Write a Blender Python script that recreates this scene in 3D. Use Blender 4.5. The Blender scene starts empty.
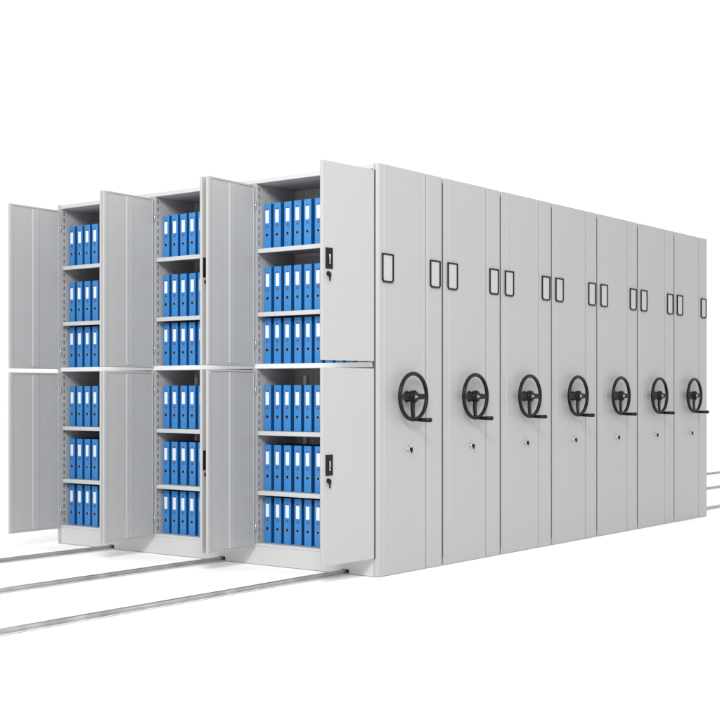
import bpy, bmesh, math, random
from mathutils import Vector, Matrix
random.seed(4)
S = bpy.context.scene
C = S.collection
R = math.radians

# ---------------- camera ----------------
cd = bpy.data.cameras.new('camera'); cam = bpy.data.objects.new('camera', cd); C.objects.link(cam)
cd.sensor_width = 36; cd.lens = 65.5; cd.shift_y = 0.0455
cd.clip_start = 0.1; cd.clip_end = 500
cam.location = (4.341, -5.821, 1.025); cam.rotation_euler = (R(90), 0, R(37.5))
S.camera = cam
# ---------------- light ----------------
w = bpy.data.worlds.new('World'); S.world = w; w.use_nodes = True
bg = w.node_tree.nodes['Background']; bg.inputs[0].default_value = (1, 1, 1, 1); bg.inputs[1].default_value = 1.10
S.view_settings.view_transform = 'Standard'; S.view_settings.look = 'None'
S.view_settings.exposure = 0; S.view_settings.gamma = 1; S.view_settings.use_curve_mapping = False
def area(name, loc, target, size, power, col=(1, 1, 1)):
    l = bpy.data.lights.new(name, 'AREA'); l.shape = 'RECTANGLE'; l.size = size[0]; l.size_y = size[1]
    l.energy = power; l.color = col
    o = bpy.data.objects.new(name, l); C.objects.link(o); o.location = loc
    o.rotation_euler = (Vector(target) - Vector(loc)).to_track_quat('-Z', 'Y').to_euler()
    return o
o = area('softbox_overhead', (-0.2, 0.5, 7.0), (-0.2, 0.5, 0), (13, 15), 115); o.data.spread = R(50)
o = area('softbox_key', (4.0, -6.6, 5.4), (-1.0, 0.2, 2.1), (3.0, 2.2), 135); o.data.spread = R(75)

# ---------------- materials ----------------
def mat(name, col, rough=0.5, metal=0.0, bump=None, spec=0.5, var=0.0, vscale=3.0, coat=0):
    m = bpy.data.materials.new(name); m.use_nodes = True
    nt = m.node_tree; b = nt.nodes['Principled BSDF']
    b.inputs['Base Color'].default_value = (*col, 1); b.inputs['Roughness'].default_value = rough
    b.inputs['Metallic'].default_value = metal; b.inputs['Specular IOR Level'].default_value = spec
    if coat: b.inputs['Coat Weight'].default_value = coat
    tc = nt.nodes.new('ShaderNodeTexCoord')
    if var:
        n = nt.nodes.new('ShaderNodeTexNoise'); n.inputs['Scale'].default_value = vscale; n.inputs['Detail'].default_value = 5
        r = nt.nodes.new('ShaderNodeValToRGB')
        r.color_ramp.elements[0].position = .3; r.color_ramp.elements[1].position = .7
        r.color_ramp.elements[0].color = (*[c * (1 - var) for c in col], 1)
        r.color_ramp.elements[1].color = (*[min(1, c * (1 + var)) for c in col], 1)
        nt.links.new(tc.outputs['Object'], n.inputs['Vector']); nt.links.new(n.outputs[0], r.inputs[0])
        nt.links.new(r.outputs[0], b.inputs['Base Color'])
    if bump:
        n2 = nt.nodes.new('ShaderNodeTexNoise'); n2.inputs['Scale'].default_value = bump[0]; n2.inputs['Detail'].default_value = 2
        bp = nt.nodes.new('ShaderNodeBump'); bp.inputs['Strength'].default_value = bump[1]; bp.inputs['Distance'].default_value = bump[2]
        nt.links.new(tc.outputs['Object'], n2.inputs['Vector']); nt.links.new(n2.outputs[0], bp.inputs['Height'])
        nt.links.new(bp.outputs[0], b.inputs['Normal'])
    return m
M_floor = mat('white_floor', (.94, .94, .94), .9, spec=.1)
M_paint = mat('grey_powder_coat', (.365, .362, .367), .42, bump=(1.6, .25, .01), spec=.4, var=.012, vscale=1.3)
M_door = mat('door_powder_coat', (.392, .388, .382), .42, bump=(2.2, .25, .008), spec=.4, var=.012, vscale=1.7)
M_shelf = mat('light_shelf_paint', (.50,.50,.50), .4, spec=.4)
M_deck = mat('white_deck_paint', (.66, .66, .66), .4, spec=.4)
M_inside = mat('inner_sheet', (.42, .405, .385), .5, var=.05, vscale=6)
M_slot = mat('slot_dark', (.10, .10, .10), .6)
M_gap = mat('gap_shade', (.09, .09, .09), .8, spec=.1)  # dark colour standing in for shade in the gaps; also the key slot
M_black = mat('black_plastic', (.008, .008, .009), .38, bump=(120, .15, .001), spec=.18)
M_frame = mat('black_frame', (.008, .008, .008), .5, spec=.2)
M_card = mat('clear_grey_card', (.41, .41, .415), .35)
M_chrome = mat('chrome', (.62, .62, .62), .22, 1.0)
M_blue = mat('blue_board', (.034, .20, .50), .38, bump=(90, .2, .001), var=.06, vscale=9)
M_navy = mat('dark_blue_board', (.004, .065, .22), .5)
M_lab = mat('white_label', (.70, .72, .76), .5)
M_post = mat('white_post', (.85, .85, .85), .4)
M_tab = mat('brown_print', (.12, .07, .12), .5)
M_rail = mat('rail_steel', (.40, .40, .40), .33, .85, var=.25, vscale=7)
M_railbase = mat('rail_base_galvanised', (.80, .80, .80), .45, .1, var=.05, vscale=9)

# ---------------- mesh helpers ----------------
def box(bm, x0, x1, y0, y1, z0, z1, bev=0, mi=0, seg=2):
    vs = [bm.verts.new((x, y, z)) for x in (x0, x1) for y in (y0, y1) for z in (z0, z1)]
    q = [(0, 1, 3, 2), (4, 6, 7, 5), (0, 4, 5, 1), (2, 3, 7, 6), (0, 2, 6, 4), (1, 5, 7, 3)]
    fs = [bm.faces.new([vs[i] for i in f]) for f in q]
    for f in fs: f.material_index = mi
    if bev:
        es = list({e for f in fs for e in f.edges})
        r = bmesh.ops.bevel(bm, geom=es, offset=bev, segments=seg, affect='EDGES', profile=.6)
        for f in r['faces']: f.material_index = mi; f.smooth = True
    return vs
def prism(bm, pts, z0, z1, mi=0, smooth=False):
    """extrude an (x,y) outline from z0 to z1"""
    a = [bm.verts.new((x, y, z0)) for x, y in pts]; b = [bm.verts.new((x, y, z1)) for x, y in pts]
    n = len(pts)
    fs = [bm.faces.new([a[i], a[(i + 1) % n], b[(i + 1) % n], b[i]]) for i in range(n)]
    fs.append(bm.faces.new(a[::-1])); fs.append(bm.faces.new(b))
    for f in fs: f.material_index = mi
    bmesh.ops.recalc_face_normals(bm, faces=fs)
def cyl(bm, p0, p1, r0, r1=None, n=24, mi=0, cap=True, bev=0):
    r1 = r0 if r1 is None else r1
    p0 = Vector(p0); p1 = Vector(p1); d = (p1 - p0).normalized()
    u = d.orthogonal().normalized(); v = d.cross(u)
    A = []; B = []
    for i in range(n):
        t = 2 * math.pi * i / n; k = u * math.cos(t) + v * math.sin(t)
        A.append(bm.verts.new(p0 + k * r0)); B.append(bm.verts.new(p1 + k * r1))
    for i in range(n):
        f = bm.faces.new([A[i], A[(i + 1) % n], B[(i + 1) % n], B[i]]); f.smooth = True; f.material_index = mi
    if cap:
        f = bm.faces.new(A[::-1]); f.material_index = mi
        f = bm.faces.new(B); f.material_index = mi
        if bev: bmesh.ops.bevel(bm, geom=list(f.edges), offset=bev, segments=2, affect='EDGES')
def torus(bm, c, R0, r, axis='x', n=64, m=14, sx=1.0, mi=0):
    rings = []
    for i in range(n):
        t = 2 * math.pi * i / n; ring = []
        for j in range(m):
            p = 2 * math.pi * j / m
            rr = R0 + r * math.cos(p); h = r * sx * math.sin(p)
            ring.append(bm.verts.new((c[0] + h, c[1] + rr * math.cos(t), c[2] + rr * math.sin(t))))
        rings.append(ring)
    for i in range(n):
        for j in range(m):
            f = bm.faces.new([rings[i][j], rings[(i + 1) % n][j], rings[(i + 1) % n][(j + 1) % m], rings[i][(j + 1) % m]])
            f.smooth = True; f.material_index = mi
def obj(name, bm, mats, parent=None, loc=(0, 0, 0), rz=0):
    me = bpy.data.meshes.new(name); bmesh.ops.recalc_face_normals(bm, faces=bm.faces[:])
    bm.to_mesh(me); bm.free()
    for m in (mats if isinstance(mats, (list, tuple)) else [mats]): me.materials.append(m)
    o = bpy.data.objects.new(name, me); C.objects.link(o); o.location = loc; o.rotation_euler = (0, 0, rz)
    if parent: o.parent = parent
    return o
def tag(o, label=None, cat=None, group=None, kind=None):
    for k, v in (('label', label), ('category', cat), ('group', group), ('kind', kind)):
        if v: o[k] = v
def empty(name, loc):
    o = bpy.data.objects.new(name, None); C.objects.link(o); o.location = loc; o.empty_display_size = .1; return o
KIDS = {}
def copy_one(o, parent=None, name=None):
    c = o.copy(); C.objects.link(c)
    if parent: c.parent = parent
    return c
def copy_tree(o, parent=None):
    kids = [k for k in o.children]
    c = copy_one(o, parent)
    for k in kids: copy_tree(k, c)
    return c
NB = bmesh.new

# ---------------- floor ----------------
bm = NB()
vs = [bm.verts.new(p) for p in ((-200, -200, 0), (200, -200, 0), (200, 200, 0), (-200, 200, 0))]; bm.faces.new(vs)
o = obj('floor', bm, M_floor); tag(o, kind='structure')

# ---------------- rails ----------------
RAILS = (.235, 1.19, 2.185)
rl = ['nearest grey steel floor rail, running under the right hand cabinet bay',
      'middle steel floor rail of three, running under the centre cabinet bay',
      'farthest steel floor rail of three, running under the left hand cabinet bay']
first = None
for k, m in enumerate(RAILS):
    if first is None:
        first = empty('floor_rail', (-m, 0, 0))
        b = NB(); box(b, -.035, .0455, -6, 13, .0015, .005)
        obj('base_strip', b, M_railbase, first)
        b = NB(); box(b, -.017, .012, -6, 13, .0045, .026, .002); box(b, .040, .044, -6, 13, .0047, .0075)
        obj('rail_head', b, M_rail, first)
        t = first
    else:
        t = copy_tree(first); t.location = (-m, 0, 0)
    tag(t, rl[k], 'rail', 'rails under the shelving units')

# ---------------- unit geometry ----------------
H = 2.30; D = .656; GAP = .021; W = 2.72; DU = D - GAP
GZ = .003
def end_panel_mesh(corner):
    """main pan + narrow pan, cross-section in (x,y) extruded up; outward = +x, face at x=0"""
    b = NB()
    r = .022 if corner else .006
    y1 = .466
    pts = [(-.034, 0)]
    for i in range(6):
        a = math.radians(-90 + 90 * i / 5)
        pts.append((-r + r * math.cos(a), r + r * math.sin(a)))
    pts += [(0, .052), (.0026, .058), (.0026, .070), (.0012, .074), (.0012, .436), (.0026, .440), (.0026, .452), (0, .457), (0, y1 - .003), (-.003, y1), (-.034, y1)]
    prism(b, pts, GZ, H)
    y0 = y1 + .008
    pts = [(-.034, y0), (-.003, y0), (0, y0 + .003), (0, y0 + .014), (.0014, y0 + .018), (.0014, DU - .02), (0, DU - .016), (0, DU - .004), (-.004, DU), (-.034, DU)]
    prism(b, pts, GZ, H)
    box(b, -.034, -.018, y1 + .0005, y0 - .0005, GZ + .01, H - .01)
    return b
def label_frame_mesh():
    """black outline frame with clipped lower corners, card inside; local y width .106, z height .162"""
    b = NB(); w_, h_ = .053, .081; c = .014; t = .0072
    def ring(o_):
        a, e, k = w_ - o_, h_ - o_, c - o_ * .42
        return [(-a, e), (a, e), (a, -e + k), (a - k, -e), (-a + k, -e), (-a, -e + k)]
    O, I = ring(0), ring(t)
    f0 = [b.verts.new((.0075, y, z)) for y, z in O]; f1 = [b.verts.new((.0075, y, z)) for y, z in I]
    g0 = [b.verts.new((.0008, y, z)) for y, z in O]; g1 = [b.verts.new((.0008, y, z)) for y, z in I]
    n = 6
    for i in range(n):
        j = (i + 1) % n
        b.faces.new([f0[i], f0[j], f1[j], f1[i]]); b.faces.new([f0[i], g0[i], g0[j], f0[j]])
        b.faces.new([f1[i], f1[j], g1[j], g1[i]]); b.faces.new([g0[i], g1[i], g1[j], g0[j]])
    return b
def card_mesh():
    b = NB(); box(b, .0004, .0030, -.043, .043, -.071, .071); return b

def make_wheel(parent, y, z):
    p = .046
    b = NB(); torus(b, (p, 0, 0), .131, .0115, n=72)
    # spokes: left, right and down, slightly dished
    for a in (0, 180, 270):
        ca, sa = math.cos(R(a)), math.sin(R(a))
        n = NB()
        wd = .017 if a != 270 else .013
        prof = [(-.004, .0), (.004, 0)]
        def P(x, d, s): return (x, ca * d - sa * s, sa * d + ca * s)
        v = [b.verts.new(P(x, d, s)) for d, wk, xx in ((.02, wd * 1.25, p - .002), (.07, wd, p - .006), (.13, wd * .8, p)) for x, s in ((xx - .006, -wk), (xx + .006, -wk), (xx + .006, wk), (xx - .006, wk))]
        for i in range(2):
            for j in range(4):
                q = [v[i * 4 + j], v[i * 4 + (j + 1) % 4], v[i * 4 + 4 + (j + 1) % 4], v[i * 4 + 4 + j]]
                b.faces.new(q)
        b.faces.new(v[:4][::-1]); b.faces.new(v[8:])
        n.free()
    cyl(b, (.004, 0, 0), (p - .01, 0, 0), .018, .018, 28)
    cyl(b, (.002, 0, 0), (.010, 0, 0), .034, .030, 32)
    wh = obj('hand_wheel', b, [M_black], parent, (0, y, z))
    b = NB()
    cyl(b, (p - .016, 0, 0), (p + .012, 0, 0), .036, .036, 8)
    cyl(b, (p + .012, 0, 0), (p + .022, 0, 0), .034, .022, 8)
    cyl(b, (p + .0215, 0, 0), (p + .025, 0, 0), .006, .005, 20, mi=1)
    box(b, p + .0215, p + .0262, -.021, -.016, -.010, .008, mi=1)
    obj('hub', b, [M_black, M_chrome], wh)
    b = NB()
    hy, hz = .012, -.132
    cyl(b, (p, hy, hz), (p + .022, hy, hz), .009, .009, 20)
    cyl(b, (p + .022, hy, hz), (p + .030, hy, hz), .009, .0105, 20)
    cyl(b, (p + .030, hy, hz), (p + .115, hy, hz), .0105, .0125, 24, bev=.003)
    obj('crank_handle', b, M_black, wh)
    return wh
def make_lock(parent, y, z):
    b = NB()
    cyl(b, (.001, 0, 0), (.006, 0, 0), .017, .015, 28)
    cyl(b, (.006, 0, 0), (.016, 0, 0), .0135, .0125, 24)
    box(b, .0160, .0167, -.0018, .0018, -.008, .008, mi=1)
    lk = obj('cylinder_lock', b, [M_chrome, M_gap], parent, (0, y, z))
    b = NB(); box(b, .012, .022, -.0012, .0012, -.004, .004); box(b, .019, .027, -.008, .008, -.016, .008, .003, mi=1); box(b, .0205, .0255, -.004, .004, -.022, -.0155, .001, mi=1)
    obj('key', b, [M_chrome, M_black], lk)
    b = NB(); cyl(b, (.0012, 0, .034), (.0045, 0, .034), .0045, n=14)
    obj('rivet', b, M_chrome, lk)

def side_fittings(root):
    for y in (.085, .556):
        f = obj('label_frame', label_frame_mesh(), M_frame, root, (.0024 if y > .3 else .0026, y, 1.722))
        obj('label_card', card_mesh(), M_card, f)
    make_wheel(root, .276, 1.003)
    make_lock(root, .292, .705)

def skirt(b, y0, y1, z1, x0=-W, x1=0):
    """plinth board with a notch over every rail"""
    xs = [x0]
    for m in sorted(RAILS, reverse=True): xs += [-m - .022, -m + .028]
    xs.append(x1)
    for i in range(0, len(xs), 2): box(b, xs[i], xs[i + 1], y0, y1, GZ, .0285)
    box(b, x0, x1, y0, y1, .0285, z1)

# ----- rear units: closed body, end panels, wheel -----
def make_rear_unit():
    root = empty('mobile_shelving_unit', (0, D, 0))
    b = NB(); box(b, -W + .034, -.034, .006, DU - .006, .10, H - .012, .003)
    obj('body', b, M_paint, root)
    b = NB(); skirt(b, .02, .034, .0995, -W + .0345, -.0345); skirt(b, DU - .034, DU - .02, .0995, -W + .0345, -.0345)
    obj('plinth', b, M_paint, root)
    b = NB(); box(b, -W + .034, -.034, .003, DU - .003, H - .0115, H, .003); obj('top_panel', b, M_shelf, root)
    obj('end_panel', end_panel_mesh(False), M_paint, root)
    e = obj('end_panel', end_panel_mesh(False), M_paint, root, (-W, DU, 0), math.pi)
    b = NB(); box(b, -.016, -.006, DU + .0008, DU + GAP - .0008, .05, H - .03)  # dark strip painting the shade in the gap to the next unit
    obj('seam_shade', b, M_gap, root)
    side_fittings(root)
    return root
names = ['second shelving unit from the front, closed grey end panel behind the open cabinets',
         'third shelving unit from the front, grey end panel with black hand wheel',
         'fourth shelving unit from the front, middle one of the seven end panels',
         'fifth shelving unit from the front, grey end panel with black hand wheel',
         'sixth shelving unit from the front, the one just before the rearmost',
         'rearmost shelving unit of the row, grey end panel at the far right']
ru = make_rear_unit()
for i in range(6):
    t = ru if i == 0 else copy_tree(ru)
    t.location = (0, D * (i + 1), 0)
    tag(t, names[i], 'shelving unit', 'mobile shelving units in a row')
last_shade = [c for c in t.children if c.name.startswith('seam_shade')]
for c in last_shade: bpy.data.objects.remove(c)

# ----- front unit with three open bays -----
U = empty('mobile_shelving_unit', (0, 0, 0))
tag(U, 'front shelving unit with three open bays of blue binders and its doors swung open', 'shelving unit', 'mobile shelving units in a row')
obj('end_panel', end_panel_mesh(True), M_paint, U)
obj('end_panel', end_panel_mesh(False), M_paint, U, (-W, DU, 0), math.pi)
side_fittings(U)
b = NB(); box(b, -.016, -.006, DU + .0008, DU + GAP - .0008, .05, H - .03); obj('seam_shade', b, M_gap, U)  # painted shade filling the gap behind the front unit
b = NB(); skirt(b, .003, .018, .112, -W + .0345, -.0345); skirt(b, DU - .03, DU - .015, .112, -W + .0345, -.0345)
obj('plinth', b, M_shelf, U)
b = NB(); box(b, -.033, -.0165, -.0088, -.0004, .104, 2.262); obj('hinge_gap_shade', b, M_gap, U)  # no real seal: dark strip drawn as the shadow line of the hinge gap
b = NB(); box(b, -W + .0343, -.0343, .001, DU - .002, 2.272, 2.2985, .0025); obj('top_panel', b, M_shelf, U)
b = NB(); box(b, -W + .0343, -.0343, -.0005, DU - .004, 1.168, 1.196, .002); obj('middle_deck', b, M_deck, U)
b = NB(); box(b, -W + .0343, -.0343, .0015, DU - .004, .1125, .128, .002); obj('bottom_deck', b, M_shelf, U)
b = NB(); box(b, -W + .0343, -.0343, DU - .0035, DU - .0005, .113, 2.2715); obj('rear_panel', b, M_inside, U)
for z0, z1 in ((.1285, 1.1675), (1.1965, 2.2715)):
    b = NB(); x = -W + .0346
    box(b, -W + .0346, -.0346, .360, .366, z0, z1)
    while x < -.05:                                                   # shallow pressed ribs
        box(b, x, min(x + .035, -.035), .3565, .3598, z0 + .01, z1 - .01, .001); x += .07
    obj('back_panel', b, M_inside, U)
BAYS = [(.040, .905), (.945, 1.770), (1.810, 2.680)]      # right, centre, left  (distance from the near corner)
for m0, m1 in ((.907, .943), (1.772, 1.808)):
    for z0, z1 in ((.1285, 1.1675), (1.1965, 2.2715)):
        b = NB(); box(b, -m1, -m0, .002, .3595, z0, z1, .0015); obj('divider', b, M_paint, U)
SH_UP = (1.504, 1.883); SH_LO = (.441, .797)
def slotted(m, side, z0, z1):
    """perforated upright on a bay's side wall; side=+1 faces +x (left wall), -1 faces -x"""
    b = NB(); x = -m
    t = .0030
    xa, xb = (x + .0005, x + .0005 + t) if side > 0 else (x - .0005 - t, x - .0005)
    box(b, xa, xb, .006, .046, z0, z1)
    z = z0 + .02
    while z < z1 - .03:
        xo = (xb, xb + .0006) if side > 0 else (xa - .0006, xa)
        box(b, xo[0], xo[1], .020, .029, z, z + .026, mi=1); z += .046
    return b
for m0, m1 in BAYS:
    for z0, z1 in ((.1285, 1.1675), (1.1965, 2.2715)):
        mL = m1 + (.002 if m1 < 2 else .0055); mR = m0 - (.002 if m0 > .1 else .0055)
        obj('slotted_upright', slotted(mL, 1, z0, z1), [M_paint, M_slot], U)
        obj('slotted_upright', slotted(mR, -1, z0, z1), [M_paint, M_slot], U)
    for z in SH_UP + SH_LO:
        b = NB(); box(b, -m1 + .004, -m0 - .004, .007, .019, z - .026, z, .002)
        box(b, -m1 + .004, -m0 - .004, .0192, .350, z - .004, z - .0003)
        box(b, -m1 + .004, -m0 - .004, .3502, .3555, z - .026, z)
        obj('shelf', b, M_shelf, U)
    # light upright at the back of the lower cupboard
    b = NB(); xb = -(.805 if m0 < .5 else 1.735); box(b, xb - .010, xb + .010, .328, .348, .1285, 1.13, .002)
    if m0 < 1.5: obj('back_post', b, M_post, U)
    else: b.free()

# ----- doors -----
LW = .435
def leaf(sgn, z0, z1):
    """hinge at origin, leaf along +x*sgn, outer face at y=-.02, inner face at y=0"""
    b = NB()
    def bx(a0, a1, y0, y1, zz0, zz1, bev=0):
        x0, x1 = sorted((a0 * sgn, a1 * sgn)); box(b, x0, x1, y0, y1, zz0, zz1, bev)
    L = LW
    bx(0.010, L, -.020, -.0065, z0, z1, .0025)                          # outer pan
    bx(.0115, .021, -.0064, -.0022, z0 + .0015, z1 - .0015, .0015)      # returns round the edge
    bx(L - .028, L - .0015, -.0064, -.0022, z0 + .0015, z1 - .0015, .0015)
    bx(.0215, L - .0285, -.0064, -.0022, z0 + .0015, z0 + .012, .0015)
    bx(.0215, L - .0285, -.0064, -.0022, z1 - .012, z1 - .0015, .0015)
    return b
def stiff(sgn, z0, z1):
    b = NB(); c = LW * .5
    pts = [(c - .075, -.0063), (c - .075, -.0052), (c - .036, -.0052), (c - .030, -.001), (c + .024, -.001), (c + .030, -.0052), (c + .060, -.0052), (c + .060, -.0063)]
    prism(b, [(x * sgn, y) for x, y in pts], z0 + .014, z1 - .014); return b
def plate(sgn):
    b = NB()
    box(b, -.028, .028, -.0045, 0, -.056, .056, .002)
    box(b, -.012, .012, -.0052, -.0046, -.040, .040, mi=0)
    box(b, -.0045, .0045, -.010, -.0053, -.030, .022, .002, mi=2)
    box(b, .003, .010, -.014, -.0055, -.020, -.010, .001, mi=0)
    return b
def keylock():
    b = NB(); cyl(b, (0, 0, 0), (0, -.008, 0), .013, .012, 20)
    box(b, -.010, .010, -.018, -.008, -.018, .006, .004); box(b, -.0045, .0045, -.016, -.011, -.040, -.0175, .001, mi=1)
    return b
bayname = ['right', 'centre', 'left']
zz = {'upper': (1.184, 2.262), 'lower': (.104, 1.160)}
for i, (m0, m1) in enumerate(BAYS):
    for lv, (z0, z1) in zz.items():
        aL, aR = 86.4, 86.5
        if i == 1: aL, aR = 88, 88.9
        if i == 2: aL, aR = 88, 90.5
        # left leaf (hinge on left side, m1), right leaf (hinge on right side, m0)
        dl = obj('door', leaf(1, z0, z1), M_door, U, (-m1, -.001, 0), -R(aL))
        obj('stiffener', stiff(1, z0, z1), M_door, dl)
        z0 += .015 if lv == 'upper' and i == 0 else 0
        dr = obj('door', leaf(-1, z0, z1), M_door, U, (-m0 + .004, -.001, 0), R(aR))
        obj('stiffener', stiff(-1, z0, z1), M_door, dr)
        zc = 1.742 if lv == 'upper' else .639
        obj('lock_plate', plate(1), [M_black, M_slot, M_chrome], dr, (-LW + (.052 if i != 1 else .036), -.0201, zc))
        obj('key_lock', keylock(), [M_black, M_black], dr, (-LW + (.045 if i != 1 else .030), -.0201, zc - .082))
        for dd, sg in ((dl, 1), (dr, -1)):
            for zh in (z0 + .12, z1 - .12):
                b = NB(); cyl(b, (0, -.004, zh - .025), (0, -.004, zh + .025), .0045, n=12); obj('hinge', b, M_chrome, dd)

# ----- binders -----
BH = .272; BWd = .054; BD = .245
def make_binder():
    b = NB()
    box(b, -BWd / 2, BWd / 2, 0, .003, 0, BH, .0012)                     # spine
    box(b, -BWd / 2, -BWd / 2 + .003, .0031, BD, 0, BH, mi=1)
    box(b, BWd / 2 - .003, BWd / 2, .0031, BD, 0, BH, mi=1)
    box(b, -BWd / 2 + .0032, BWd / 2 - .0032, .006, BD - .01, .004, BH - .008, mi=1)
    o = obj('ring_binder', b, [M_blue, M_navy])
    b = NB(); box(b, -.0132, .0132, -.0014, -.0002, BH * .57, BH * .85); box(b, -.011, .011, -.0018, -.0015, BH * .865, BH * .89, mi=1)
    obj('spine_label', b, [M_lab, M_tab], o)
    b = NB(); box(b, -.0085, .0085, -.0014, -.0002, BH * .475, BH * .53); obj('index_tab', b, M_tab, o)
    b = NB(); cyl(b, (0, .001, BH * .31), (0, -.0016, BH * .31), .0118, n=20, mi=1)
    cyl(b, (0, -.0012, BH * .31), (0, -.0021, BH * .31), .0092, n=20); obj('finger_hole', b, [M_black, M_chrome], o)
    return o
B0 = make_binder(); used = False
ordn = ['first', 'second', 'third', 'fourth', 'fifth', 'sixth', 'seventh', 'eighth', 'ninth', 'tenth', 'eleventh']
rows = [(1.883, 'top shelf of the upper'), (1.504, 'middle shelf of the upper'), (1.196, 'bottom shelf of the upper'),
        (.797, 'top shelf of the lower'), (.441, 'middle shelf of the lower'), (.128, 'bottom shelf of the lower')]
for i, (m0, m1) in enumerate(BAYS):
    for z, rn in rows:
        n = 11 if i != 1 else 10
        for k in range(n):
            m = m1 - .036 - .0782 * k
            t = copy_tree(B0) if used else B0
            used = True
            t.location = (-m + random.uniform(-.0012, .0012), .058 + random.uniform(0, .004), z + .0008)
            t.rotation_euler = (0, 0, R(random.uniform(-.5, .5)))
            tag(t, '%s blue binder from left, %s cupboard in the %s bay' % (ordn[k], rn, bayname[i]), 'binder', 'blue binders standing on the shelves')
